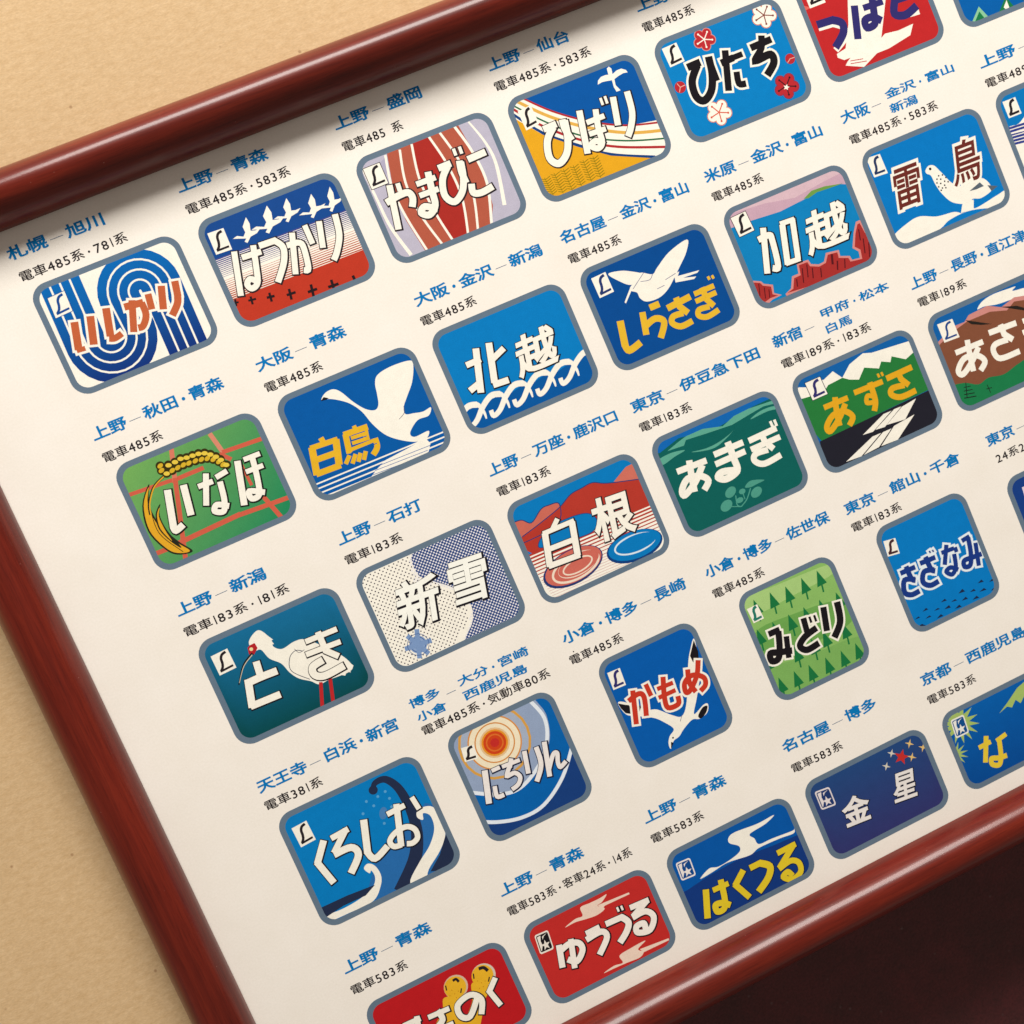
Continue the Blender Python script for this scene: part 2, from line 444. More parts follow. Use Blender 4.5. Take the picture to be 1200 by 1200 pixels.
def emblem(ox, oy, s, rect, field, label, text, bw=1.95, rr=5.6, pre=None, z0=.032):
    x0, y0, x1, y1 = rect; NA, NB = [], []
    T = lambda p: pl(ox + p[0] / s, oy + p[1] / s)
    k = math.dist(T((600, 600)), T((700, 600))) / 100          # mm per tile pixel
    inner = rrect(x0 + bw, y0 + bw, x1 - bw, y1 - bw, rr - bw * .85, 7)
    def color(c):
        if '>' not in c: return c
        ab, g = c.split('@'); a, b = ab.split('>'); q = [float(v) for v in g.split(',')]
        A, B = T((q[0], q[1])), T((q[2], q[3])); a, b = ink(a), ink(b); d2 = (B[0]-A[0])**2 + (B[1]-A[1])**2
        def f(p):
            t = ((p[0]-A[0]) * (B[0]-A[0]) + (p[1]-A[1]) * (B[1]-A[1])) / d2; t = min(1, max(0, t))
            return tuple(u + (v-u) * t for u, v in zip(a, b))
        return f
    base = Print()
    base.add([rrect(x0, y0, x1, y1, rr, 8)], '67788A', .02)
    base.add([inner], color(field), .026)
    root = base.build('train_emblem', poster, label)
    cur, cname, clabel, z, clip = Print(), None, None, z0, inner
    if pre: pre(root)
    strokes = None; head = None
    def finish(mesh, name, lab):
        mesh.build(name or 'drawing', root, lab)
    for ln in text.strip().split('\n'):
        t = ln.split()
        if not t: continue
        op = t[0]
        if op[0] == '@':
            finish(cur, cname, clabel); cur = Print(); cname = op[1:]; clabel = ' '.join(t[1:]) or None; continue
        if op == 'T':                     # T fill outline outline_width [dx,dy]
            head = t[1:]; strokes = []; continue
        if op == '.':
            fill, outl, ow = head[0], head[1], float(head[2]); dx, dy = dpts([head[3]])[0] if len(head) > 3 else (0, 0)
            A, B = [], []
            for kind, w, P in strokes:
                if kind == 'n':
                    q, g, off = P
                    TL, TR, BL = [T(v) for v in q]
                    def m(p, e=0):
                        u, v = (p[0] - .04) / .92, (.865 - p[1]) / .92
                        return (TL[0] + (TR[0]-TL[0])*u + (BL[0]-TL[0])*v, TL[1] + (TR[1]-TL[1])*u + (BL[1]-TL[1])*v)
                    NA += [[m(p) for p in pp] for pp in glyph(g, off)]
                    if ow:
                        eo = ow * k / (math.dist(TL, TR) / .92)
                        NB += [[(lambda r: (r[0] + dx*k, r[1] + dy*k))(m(p)) for p in pp] for pp in glyph(g, off + eo)]
                    continue
                C = crom(P, 5) if kind == 's' and len(P) > 2 else P
                C = [T(p) for p in C]
                A += ribbon(C, w * k)
                if ow: B += ribbon([(p[0] + dx*k, p[1] + dy*k) for p in C], (w + 2*ow) * k, ext=ow * k)
            if B: cur.add(B, color(outl), z, inner); z += .004
            if NB: cur.add(NB, color(outl), z, inner, raw=True); z += .004
            if A: cur.add(A, color(fill), z, inner); z += .004
            if NA: cur.add(NA, color(fill), z, inner, raw=True); z += .004
            NA, NB = [], []
            strokes = None; continue
        if strokes is not None:
            if op == 'n':                 # n char off TL TR BL
                strokes.append(('n', 0, (dpts(t[3:6]), t[1], float(t[2]))))
            else: strokes.append((op, float(t[1]) * 1.07, dpts(t[2:])))
            continue
        if op == 'p': cur.add([[T(p) for p in dpts(t[2:])]], color(t[1]), z, clip)
        elif op == 'P': cur.add([[T(p) for p in crom(dpts(t[2:]), 5, True)]], color(t[1]), z, clip)
        elif op in 'ls':
            P = dpts(t[3:]); w = [float(v) for v in t[2].split('>')]
            C = [T(p) for p in (crom(P, 6) if op == 's' and len(P) > 2 else P)]
            cur.add(ribbon(C, w[0] * k, w2=(w[1] * k if len(w) > 1 else None)), color(t[1]), z, clip)
        elif op == 'L':                   # closed outline
            C = [T(p) for p in crom(dpts(t[3:]), 5, True)]; cur.add(ribbon(C, float(t[2]) * k, closed=True), color(t[1]), z, clip)
        elif op == 'c':                   # c color r x,y x,y ...
            r = float(t[2]) * k; cur.add([disc(T(p), r, 22 if r > .6 else 8) for p in dpts(t[3:])], color(t[1]), z, clip)
        elif op == 'o':                   # o color w r x,y : ring
            r = float(t[3]) * k; c0 = T(dpts(t[4:5])[0]); cur.add(ribbon(disc(c0, r, 40), float(t[2]) * k, closed=True), color(t[1]), z, clip)
        elif op == 'e':                   # e color rx ry deg x,y
            cur.add([disc(T(p), float(t[2]) * k, 28, float(t[3]) * k, math.radians(float(t[4]))) for p in dpts(t[5:])], color(t[1]), z, clip)
        elif op == 'E':                   # E color w rx ry deg x,y : elliptic ring
            cur.add(ribbon(disc(T(dpts(t[6:7])[0]), float(t[3]) * k, 40, float(t[4]) * k, math.radians(float(t[5]))), float(t[2]) * k, closed=True), color(t[1]), z, clip)
        elif op == 'h':                   # h color n w0 w1 A B C D : n lines from AB to CD
            n = int(t[2]); w0, w1 = float(t[3]), float(t[4]); A, B, C, D = dpts(t[5:9]); q = []
            for i in range(n):
                f = i / max(1, n-1); a = (A[0]+(C[0]-A[0])*f, A[1]+(C[1]-A[1])*f); b = (B[0]+(D[0]-B[0])*f, B[1]+(D[1]-B[1])*f)
                q += ribbon([T(a), T(b)], (w0 + (w1-w0)*f) * k)
            cur.add(q, color(t[1]), z, clip)
        elif op == 'g':                   # goose template
            A, B, C = dpts(t[2:5]); A, B, C = (A[0]-8, A[1]-6), (B[0]+12, B[1]-12), (C[0]-6, C[1]+10)
            cur.add([[T((A[0]+(B[0]-A[0])*u+(C[0]-A[0])*v, A[1]+(B[1]-A[1])*u+(C[1]-A[1])*v)) for u, v in GOOSE]], color(t[1]), z, clip)
        elif op == 'd':                   # dots: color r step polygon...
            r, st = float(t[2]) * k, float(t[3]) * k; R = [T(p) for p in dpts(t[4:])]; q = []
            j = 0; y = y0
            def inside(p):
                s_ = False
                for i in range(len(R)):
                    a, b = R[i-1], R[i]
                    if (a[1] > p[1]) != (b[1] > p[1]) and p[0] < (b[0]-a[0]) * (p[1]-a[1]) / (b[1]-a[1]) + a[0]: s_ = not s_
                return s_
            while y < y1:
                x = x0 + (st / 2 if j % 2 else 0)
                while x < x1:
                    if inside((x, y)): q.append(disc((x, y), r, 6))
                    x += st
                y += st * .5; j += 1
            cur.add(q, color(t[1]), z, clip)
        elif op == 'w':                   # ear of grain: color x,y top, x,y foot
            a, b = dpts(t[2:4]); q = ribbon([T(a), T(b)], 3 * k)
            for i in range(1, 9):
                f = i / 8.5; c = (a[0]+(b[0]-a[0])*f, a[1]+(b[1]-a[1])*f)
                for sx in (-1, 1): q += ribbon([T((c[0] + sx*24, c[1] - 12 - sx*8)), T(c)], 4 * k)
            cur.add(q, color(t[1]), z, clip)
        elif op == 'f':                   # plum blossom: petal line heart cx,cy r
            (cx, cy), r = dpts([t[4]])[0], float(t[5]); pet = [(cx + r*.62*math.sin(i*1.2566+.35), cy - r*.62*math.cos(i*1.2566+.35)) for i in range(5)]
            cur.add([disc(T(p), r*.47*k, 14) for p in pet], color(t[2]), z, clip); z += .003
            cur.add([disc(T(p), r*.40*k, 14) for p in pet] + [disc(T((cx, cy)), r*.3*k)], color(t[1]), z, clip); z += .003
            cur.add([q for p in pet for q in ribbon([T((cx, cy)), T((cx + (p[0]-cx)*1.25, cy + (p[1]-cy)*1.25))], r*.09*k)] + [disc(T((cx + (p[0]-cx)*1.2, cy + (p[1]-cy)*1.2)), r*.09*k, 8) for p in pet], color(t[3]), z, clip)
        elif op == 'M':                   # boxed L mark: box line TL TR BL [edge]
            A, B, C = dpts(t[3:6]); q = lambda u, v: (A[0]+(B[0]-A[0])*u+(C[0]-A[0])*v, A[1]+(B[1]-A[1])*u+(C[1]-A[1])*v)
            if len(t) > 6: cur.add([[T(q(u, v)) for u, v in ((-.04,-.03),(1.04,-.03),(1.04,1.03),(-.04,1.03))]], color(t[6]), z, clip); z += .003
            cur.add([[T(q(u, v)) for u, v in ((0,0),(1,0),(1,1),(0,1))]], color(t[1]), z, clip); z += .003
            c = crom([(.84,.10),(.60,.15),(.46,.30),(.42,.52),(.34,.70),(.17,.84)], 5)
            cur.add(ribbon([T(q(*p)) for p in c], 15 * k, w2=14 * k) + ribbon([T(q(.13,.85)), T(q(.90,.83))], 12 * k), color(t[2]), z, clip)
        elif op == 'S':                   # boxed star mark: box inside star TL TR BL
            A, B, C = dpts(t[4:7]); q = lambda u, v: T((A[0]+(B[0]-A[0])*u+(C[0]-A[0])*v, A[1]+(B[1]-A[1])*u+(C[1]-A[1])*v))
            rb = lambda e, r: [q(*p) for p in rrect(e, e, 1-e, 1-e, r, 3)]
            cur.add([rb(0, .12)], color(t[1]), z, clip); z += .003
            cur.add([rb(.08, .08)], color(t[2]), z, clip); z += .003
            st = [(.56 + (.32 if i % 2 == 0 else .13) * math.sin(i*math.pi/5), .66 - (.27 if i % 2 == 0 else .11) * math.cos(i*math.pi/5)) for i in range(10)]
            cur.add([[q(*p) for p in st], [q(*p) for p in ((.14,.14),(.40,.12),(.30,.40),(.34,.62),(.18,.86),(.14,.86))], [q(*p) for p in ((.48,.20),(.86,.12),(.60,.22),(.46,.36))]], color(t[3]), z, clip)
        elif op == '*':                   # star: color R r n cx,cy
            Ro, ri, n = float(t[2]), float(t[3]), int(t[4]); q = []
            for cx, cy in dpts(t[5:]):
                q.append([T((cx + (Ro if i % 2 == 0 else ri) * math.sin(i*math.pi/n + .2), cy - (Ro if i % 2 == 0 else ri) * math.cos(i*math.pi/n + .2))) for i in range(2*n)])
            cur.add(q, color(t[1]), z, clip)
        elif op == 't':                   # fir trees: color size x,y ...
            h = float(t[2]); q = []
            for cx, cy in dpts(t[3:]):
                q.append([T(p) for p in ((cx, cy), (cx + h*.62, cy + h*.72), (cx + h*.05, cy + h*1.02))]); q += ribbon([T((cx + h*.30, cy + h*.8)), T((cx + h*.42, cy + h*1.3))], h*.10*k)
            cur.add(q, color(t[1]), z, clip)
        z += .004
    finish(cur, cname, clabel)
    return root
T0 = 1200 / 260

# grid of the printed sheet (millimetres)
CX = [-127.9, -71.3, -14.9, 41.3, 97.9, 154.6, 211.2]
def R(c, y, w=50.1, h=38.4): return (CX[c], y, CX[c] + w, y + h)
Y1, Y2, Y3, Y4, Y5 = -116.6, -53.6, 10.3, 74.3, 146.5

# --- いしかり
def loop_band(root):
    T = lambda p: pl(p[0] / T0, 230 + p[1] / T0)
    k = math.dist(T((600, 600)), T((700, 600))) / 100
    inner = rrect(CX[0] + 1.95, Y1 + 1.95, CX[0] + 48.15, Y1 + 36.45, 3.9, 7)
    u, v = (.93, -.37), (.40, .92); C1, C2, r1 = (600, 762), (758, 512), 138
    at = lambda C, a: (C[0] + a[0], C[1] + a[1])
    path = [at(C1, (-r1*u[0] - v[0]*f, -r1*u[1] - v[1]*f)) for f in (420, 200, 0)]
    path += [at(C1, (-r1*(u[0]*math.cos(t) - v[0]*math.sin(t)), -r1*(u[1]*math.cos(t) - v[1]*math.sin(t)))) for t in [math.pi*i/14 for i in range(1, 15)]]
    r2 = 118
    path += [at(C2, (-r2*(u[0]*math.cos(t) + v[0]*math.sin(t)), -r2*(u[1]*math.cos(t) + v[1]*math.sin(t)))) for t in [math.pi*i/14 for i in range(0, 15)]]
    path += [at(C2, (r2*u[0] + v[0]*f, r2*u[1] + v[1]*f)) for f in (150, 430)]
    a, b = ink('0B67B4'), ink('16347C')
    def col(p):
        t = min(1, max(0, (p[1] - (Y1 + 6)) / 30)); return tuple(x + (y-x)*t for x, y in zip(a, b))
    pr = Print(); q = [T(p) for p in path]
    pr.add(ribbon(q, 226 * k), col, .032, inner)
    def off(d):
        o = []
        for i, p in enumerate(q):
            s, n = q[max(0, i-1)], q[min(len(q)-1, i+1)]; L = math.dist(s, n)
            o.append((p[0] - (n[1]-s[1]) / L * d, p[1] + (n[0]-s[0]) / L * d))
        return o
    for i, d in enumerate((-57, 0, 57)): pr.add(ribbon(off(d * k), 11 * k), 'FBF3E6', .036 + i * .004, inner)
    pr.build('striped_loop', root)
WHT = 'FBF3E6'
emblem(0, 230, T0, R(0, Y1), WHT, 'white emblem with looping blue stripes and the orange name いしかり', '''
@symbol_mark
M FBF3E6 1B4A92 258,553 348,512 302,660 1B4A92
@lettering
T C4623C FBF3E6 13
l 40 402,680 426,832
l 26 415,836 462,822
l 40 488,648 508,803
l 40 573,605 598,758
s 34 590,770 622,768 660,742
l 38 672,600 775,574
s 36 765,575 790,640 775,700 748,712
l 36 714,562 724,735
l 36 800,528 822,612
l 38 872,484 884,612
l 38 945,458 962,540
s 38 960,530 960,580 932,645
.
''', pre=loop_band, z0=.056)

emblem(200, 160, T0, R(1, Y1), WHT, 'emblem with five white geese on blue above a red plain, name はつかり', '''
p 1A4990 150,705 170,400 800,100 1000,250 1000,378 560,548
h 4A4A8C 11 7 2 190,688 970,392 245,775 1010,482
h B84A34 12 2 8 262,792 1015,500 320,900 1075,620
@ground
p BF3A27 308,898 1060,605 1160,800 400,1060 330,1000
l 2A1C20 11 340,900 368,896
l 2A1C20 11 348,880 356,918
l 2A1C20 12 420,888 462,878
l 2A1C20 12 432,865 444,908
l 2A1C20 14 520,872 562,862
l 2A1C20 13 533,845 547,893
l 2A1C20 14 628,858 676,842
l 2A1C20 14 640,824 654,882
l 2A1C20 15 742,842 792,824
l 2A1C20 15 758,800 774,866
l 2A1C20 15 852,815 908,796
l 2A1C20 15 868,775 884,826
l 2A1C20 16 985,752 998,780
@geese
g FBF3E6 325,470 455,430 352,590
g FBF3E6 420,415 580,362 455,545
g FBF3E6 545,370 672,325 575,480
g FBF3E6 680,350 805,300 712,460
g FBF3E6 790,310 900,262 820,425
@symbol_mark
M FBF3E6 2A2328 198,525 285,495 246,640
@lettering
T FBF3E6 2A2328 7 2,2.4
l 30 343,622 380,862
l 30 385,655 490,622
s 30 446,588 462,700 470,790 440,822 414,800 432,770 482,792
l 32 478,592 572,560
s 32 560,562 608,600 612,680 580,788
l 30 628,590 690,572
s 30 680,574 715,590 745,712 720,722
l 30 656,520 676,745
l 28 724,480 768,580
l 30 802,458 824,602
s 32 888,420 912,530 900,620 882,668
.
''')

emblem(380, 80, T0, R(2, Y1), 'BDB6C8', 'lavender emblem with curving red bands and the white name やまびこ', '''
l AFA8C0 60 400,440 240,640
p B55A45 335,440 480,390 640,330 720,300 800,440 870,600 912,740 905,860 780,930 560,1010 440,820 370,640
p AC2F28 475,400 570,365 640,480 720,620 765,740 785,900 700,950 610,820 535,680
s FBF3E6 13 330,470 365,640 440,800 560,990
s FBF3E6 13 408,440 440,620 520,790 645,960
s FBF3E6 13 472,410 515,600 600,780 705,945
s FBF3E6 13 565,370 665,520 745,700 780,910
s FBF3E6 13 622,345 730,500 805,680 832,880
s FBF3E6 15 700,310 800,450 880,620 905,840
s FBF3E6 10>22 780,290 870,400 930,520 975,740
s FBF3E6 12>20 205,540 290,720 360,860 470,1010
@symbol_mark
M FBF3E6 2A2328 210,546 298,511 258,656 2A2328
@lettering
T FBF3E6 2A2328 7 2,2.4
l 32 352,632 402,872
s 34 335,728 400,690 452,672 478,700 476,750
l 24 396,622 410,665
l 28 498,628 602,590
l 28 515,690 618,652
s 34 560,560 582,660 600,740 570,792 525,782 545,748 614,762
l 33 616,542 684,514
s 34 668,528 640,600 652,688 704,722 746,668 752,590 738,506
s 34 730,500 742,560 768,620
l 17 698,435 712,472
l 17 730,424 744,462
l 34 776,494 872,452
s 34 796,625 806,672 850,672 912,638
.
''')

emblem(560, 10, T0, R(3, Y1), '0A55A2', 'blue and yellow emblem with a lark above curving stripes, name ひばり', '''
P FBF3E6 120,470 245,490 400,560 600,612 800,632 1100,600 1100,800 940,812 700,780 540,740 350,680 150,560
s B02A30 10 235,482 400,555 600,610 800,632 1010,612
s E2AE50 17 215,505 390,585 600,645 820,672 1030,655
s 2E6B48 9 190,525 370,615 570,690 800,715 1040,700
s B02A30 13 175,535 350,635 560,712 760,748 1040,748
s 16407E 14 160,552 350,672 540,738 720,788 960,802
p E5A522 130,550 190,590 350,682 540,748 720,796 960,810 1100,810 1000,1000 400,1080 250,950
@wheat
w 8C7818 360,915 408,1010
w 8C7818 412,890 462,1000
w 8C7818 462,868 512,985
w 8C7818 515,848 560,960
w 8C7818 568,820 615,935
w 8C7818 622,800 665,915
@lark
p FBF3E6 697,325 708,314 722,325 728,355 750,335 775,325 800,332 810,345 785,350 760,365 738,382 745,415 772,442 750,450 735,425 725,388 700,392 672,398 648,412 650,390 665,370 690,360 706,358
@symbol_mark
M FBF3E6 2A2328 215,558 285,522 262,660
@lettering
T FBF3E6 2A2328 6 2,2.4
l 32 354,654 424,624
s 35 408,640 376,715 388,808 438,838 480,785 486,700 468,604
s 34 456,600 470,650 508,712
l 32 548,552 594,785
l 26 588,618 684,580
l 26 602,680 692,650
s 30 636,545 650,640 672,722 650,756 612,742 640,716 682,738
l 14 662,484 676,522
l 14 686,474 700,514
l 32 730,478 758,632
s 32 806,448 834,560 828,640 812,692
.
''')

emblem(730, 0, T0, R(4, Y1), '0B7EC3', 'sky blue emblem with plum blossoms and the black name ひたち', '''
@plum_blossom red blossom with cream stamens
f BB2C33 D98A7A FBF3E6 440,213 58
@plum_blossom white blossom at the top
f FBF3E6 D8846A 8A4A40 762,82 66
@plum_blossom white blossom at the bottom
f FBF3E6 D8846A D8604A 520,608 66
@plum_blossom red blossom with a white heart
f BB2C33 7A3A5A 3A1C22 884,465 66
* FBF3E6 18 8 5 884,472
@bud
c BB2C33 30 310,472
l E9B0A0 4 310,472 336,460
l E9B0A0 4 310,472 292,452
l E9B0A0 4 310,472 306,500
@bud
c BB2C33 27 904,318
l E9B0A0 4 904,318 928,310
l E9B0A0 4 904,318 890,340
@symbol_mark
M FBF3E6 2A2328 210,265 288,230 256,365
@lettering
T 1E1A1E FBF3E6 11
l 36 348,366 418,336
s 38 402,352 374,440 396,522 440,544 478,490 482,400 462,306
s 34 462,312 482,370 508,438
l 34 530,342 598,312
l 34 552,272 572,492
l 28 580,318 646,292
s 32 614,388 628,452 666,452
l 34 690,260 802,212
s 34 748,192 748,260 715,330 800,290
s 38 740,318 800,295 816,340 780,408
.
''')

emblem(940, 0, T0, (154.6, -118, 203.9, -79.4), 'C12A2C', 'bright red emblem with a white wing and the navy name つばさ', '''
P E0665A -100,60 -60,-50 -20,20 40,40 0,60
@wing
p FBF3E6 245,-40 250,130 235,262 188,292 192,312 228,325 262,312 245,335 235,355 335,362 405,288 470,262 585,190 600,128 520,165 448,182 428,205 438,120 455,-40
l C12A2C 4 260,330 330,318
l C12A2C 4 262,345 350,330
@symbol_mark
M FBF3E6 2A2328 -10,-85 75,-118 42,46
@lettering
T FBF3E6 FBF3E6 0
l 30 88,152 180,124
s 30 165,128 225,150 235,200 182,272
l 34 530,88 632,58
.
T 35306E 35306E 0
l 36 80,135 175,105
s 38 160,108 215,125 222,180 180,258
l 36 282,30 302,212
l 30 330,44 436,8
s 36 376,-20 390,80 392,130 352,150 340,110 380,92 430,112
s 38 500,0 500,75 560,80 620,30
l 30 486,10 610,-30
.
''')

emblem(940, 0, T0, (211.2, -118, 261.3, -79.4), '0A5EA9', 'blue emblem with pale edged green fir trees cut by the top of the picture', '''
@fir_tree
p 8CC49A 915,130 955,35 1025,110 1050,80 1100,30 1180,110 1100,170
p 1F7A48 932,125 958,62 1000,115
@fir_tree
p 1F7A48 1055,90 1100,-20 1175,70 1120,100
p FBF3E6 1090,40 1105,0 1120,40 1108,55
''')

emblem(940, 0, T0, (211.6, -54.3, 261.6, -15.9), '0B77BE', 'sky blue emblem at the right edge with a white peak and purple lines', '''
P FBF3E6 1110,720 1170,670 1230,620 1330,700 1400,1200 1180,1000
h 35408C 6 12 12 1105,700 1260,650 1140,780 1280,745
l FBF3E6 6 1120,725 1300,680
@symbol_mark
M FBF3E6 2A2328 1083,552 1152,525 1118,640
''')

emblem(100, 430, T0, R(0, Y2), '74AB5C>27885A@250,560,950,900', 'green emblem with an ear of rice and the white name いなほ', '''
l D2604A 22 200,705 470,612
l D2604A 24 465,618 640,545
l D97A62 26 465,440 485,620
l D2604A 26 485,600 545,1060
l D98A70 26 672,360 745,462
l D2604A 24 725,470 790,500
l D2604A 24 740,462 1000,372
l D2604A 26 360,1018 520,955
l D2604A 28 500,955 840,795
l D2604A 26 820,805 1150,688
l D2604A 26 962,700 1075,830
l D2604A 18 840,520 900,640
@rice_leaf
P 2A2A20 345,632 308,750 340,890 430,985 500,1015 582,995 500,940 400,850 345,740
P E5A92C 343,650 316,750 348,885 435,978 500,1006 566,994 490,945 392,855 338,745
s 2A2A20 4 350,760 400,900 530,1000
@rice_leaf
P 2A2A20 405,740 380,800 400,880 470,950 520,975 440,880 402,800
P E5A92C 402,760 388,805 408,878 470,942 430,880 398,810
@rice_stalk
s 2A2A20 14 425,590 370,650 345,740 352,800
s E5A92C 7 425,592 372,652 349,740 356,800
@rice_ear
c 3A3214 25 412,560 440,575 405,535 470,560 450,530 500,545 485,515 530,530 515,495 560,520 548,490 595,508 580,478 628,500 612,468 660,495 645,465 692,500 676,472 722,512 706,484 745,525 730,500 765,530
e D9B030 17 12 -20 412,560 405,535 470,560 500,545 530,530 560,520 595,508 628,500 660,495 692,500 722,512 745,528
e E9C84A 17 12 20 440,577 450,532 485,515 515,497 548,491 580,480 612,470 645,467 676,474 706,486 733,503 762,530
@lettering
T FBF3E6 1E1E1C 7 2,2.4
l 36 444,665 478,872
s 34 474,860 490,885 530,852
l 36 530,638 572,802
l 28 610,648 690,618
l 30 652,576 654,750
l 28 706,598 766,562
s 30 728,620 752,720 748,780 700,780 712,745 778,752
l 34 822,508 860,748
l 26 856,502 944,468
l 26 868,568 962,532
s 30 900,480 930,600 940,690 900,712 888,672 972,678
.
''')

emblem(290, 370, T0, R(1, Y2), '0A59A5', 'deep blue emblem with a rising white swan and the yellow name 白鳥', '''
h FBF3E6 4 8 8 340,925 1100,612 400,985 1120,690
@reflection
p FBF3E6 748,780 965,665 990,690 980,735 900,790 660,885 700,830
h 0A59A5 3 3 3 700,815 990,700 680,860 960,755
@swan
P FBF3E6 400,458 418,420 460,398 505,412 575,468 640,505 690,510 708,480 700,420 690,365 705,318 780,272 880,242 897,275 890,360 862,440 845,495 855,532 900,527 950,518 992,495 980,540 920,565 880,632 905,655 980,622 965,668 900,682 810,668 740,640 675,585 620,520 560,478 500,458 440,450
p 1E1A1E 396,462 412,440 440,446 425,455
s 5A5A70 3 845,490 848,525 820,560
@lettering
T E9B42C E9B42C 0
l 28 340,718 488,668
l 28 396,660 420,700
l 36 348,712 376,862
l 36 478,668 496,806
l 31 366,782 488,738
l 31 372,858 505,808
l 31 520,645 650,600
l 22 575,595 590,625
l 31 530,640 552,745
l 31 632,604 644,668
l 19 560,662 640,636
l 19 566,690 660,660
l 19 556,726 688,672
s 30 690,662 702,710 680,752
l 22 552,755 532,802
l 22 585,748 568,800
l 22 612,742 600,790
l 22 640,732 630,780
.
T 0A59A5 0A59A5 0
l 4 565,648 635,624
l 4 566,676 645,650
l 4 560,742 700,690
.
''')

emblem(470, 280, T0, R(2, Y2), '0B7CC3', 'sky blue emblem with curling white waves and the white name 北越', '''
p 0A57A0 330,930 390,905 470,880 520,850 600,830 650,795 720,775 770,740 850,715 900,680 960,660 1000,620 1080,760 1000,880 420,1080
@waves
s FBF3E6 24>33 236,1042 252,1072 286,1039 318,964 362,906 412,896
s FBF3E6 33>8 362,906 412,896 448,936 462,972
s FBF3E6 24>33 361,984 377,1014 411,981 443,906 487,848 537,838
s FBF3E6 33>8 487,848 537,838 573,878 587,914
s FBF3E6 24>33 486,926 502,956 536,923 568,848 612,790 662,780
s FBF3E6 33>8 612,790 662,780 698,820 712,856
s FBF3E6 24>33 611,868 627,898 661,865 693,790 737,732 787,722
s FBF3E6 33>8 737,732 787,722 823,762 837,798
s FBF3E6 24>33 736,810 752,840 786,807 818,732 862,674 912,664
s FBF3E6 33>8 862,674 912,664 948,704 962,740
s FBF3E6 24>33 861,752 877,782 911,749 943,674 987,616 1037,606
s FBF3E6 33>8 987,616 1037,606 1073,646 1087,682
@lettering
T FBF3E6 1E1A22 6 2,2.4
l 30 352,684 430,650
l 34 404,592 432,832
l 32 372,822 430,775
l 34 474,562 506,778
l 32 498,790 582,762
l 30 490,655 556,590
n 越 .027 608,540 806,452 650,745
.
''')

emblem(640, 200, T0, R(3, Y2), '0B4B93', 'dark blue emblem with a flying egret and the yellow name しらさぎ', '''
@egret
P FBF3E6 335,560 400,542 460,545 520,560 505,600 455,618 400,600
P FBF3E6 510,552 575,560 600,525 665,440 762,372 758,440 722,520 700,565 660,640 610,688 545,708 508,690 492,660 460,650 455,630 490,590
p FBF3E6 465,640 432,718 424,712 455,632
p FBF3E6 690,560 720,545 712,570 828,538 818,552 740,580 812,572 800,586 700,605
s 6A6A90 3 575,560 560,590 510,600
s 6A6A90 3 530,548 470,640
s 6A6A90 3 645,590 700,555
s 6A6A90 3 600,640 640,620
@symbol_mark
M FBF3E6 2A3A70 243,584 320,548 290,690
@lettering
T E9B834 E9B834 0
l 36 400,812 428,950
s 34 424,938 450,972 512,928
l 32 560,742 612,720
l 32 520,765 542,888
s 32 536,842 590,800 638,818 620,905
l 32 655,745 780,680
l 32 702,686 722,735 768,770
s 30 742,770 688,788 682,824 730,842 792,812
l 26 800,668 908,622
l 26 808,708 920,658
l 30 842,632 868,696 908,732
s 28 884,735 828,752 826,784 872,790 934,752
l 14 874,572 884,590
l 14 896,566 906,584
.
''')

emblem(810, 130, T0, R(4, Y2), '1280BE', 'emblem with a pink sky, blue sea and red castle walls, name 加越', '''
p C9A3B4 130,660 200,640 330,592 480,545 612,478 700,425 800,395 900,400 900,250 700,250 150,500
p D8B6C0 200,560 400,500 560,470 720,380 820,330 760,300 500,400 260,500
p 6F9A4A 608,476 650,432 720,408 820,392 740,420 680,440 635,472
@castle_wall
p D98A84 325,918 378,922 392,935 442,940 448,985 490,995 440,1020 380,1080 300,1000
p A8312F 335,928 372,930 388,945 432,950 440,992 470,998 430,1012 390,1040 350,1000
l 5A1A20 5 365,935 372,1000
l 5A1A20 5 395,955 402,1015
l 5A1A20 5 420,965 425,1010
@castle_wall
p D98A84 510,990 540,960 545,895 580,880 570,825 632,805 648,828 690,830 718,815 728,768 798,752 806,785 858,784 870,805 912,795 905,760 872,742 878,660 890,600 912,590 950,650 1020,700 1000,850 700,960 520,1010
p A8312F 520,985 552,962 556,905 592,888 582,835 628,817 642,840 692,842 728,822 738,778 790,764 798,795 850,795 862,815 925,800 915,750 884,735 888,665 898,615 910,606 940,660 990,700 980,830 700,930
l 5A1A20 6 600,850 608,930
l 5A1A20 6 625,830 632,900
l 5A1A20 6 655,850 660,905
l 5A1A20 12 760,775 765,830
l 5A1A20 8 790,810 792,860
l 5A1A20 6 700,850 705,900
l 5A1A20 6 830,800 832,850
l 5A1A20 6 905,640 915,700
l 5A1A20 6 930,690 940,770
l 5A1A20 6 960,710 965,790
l 5A1A20 6 570,910 575,950
@symbol_mark
M FBF3E6 2A2328 213,580 292,543 262,682 3A2A38
@lettering
T FBF3E6 1E1A22 6 2,2.4
s 30 362,698 420,672 438,700 470,840 440,850
l 30 388,632 412,880
l 30 492,615 522,832
l 24 480,612 558,585
l 28 546,582 578,802
l 24 512,826 590,798
n 越 .027 610,560 815,472 645,775
.
''')

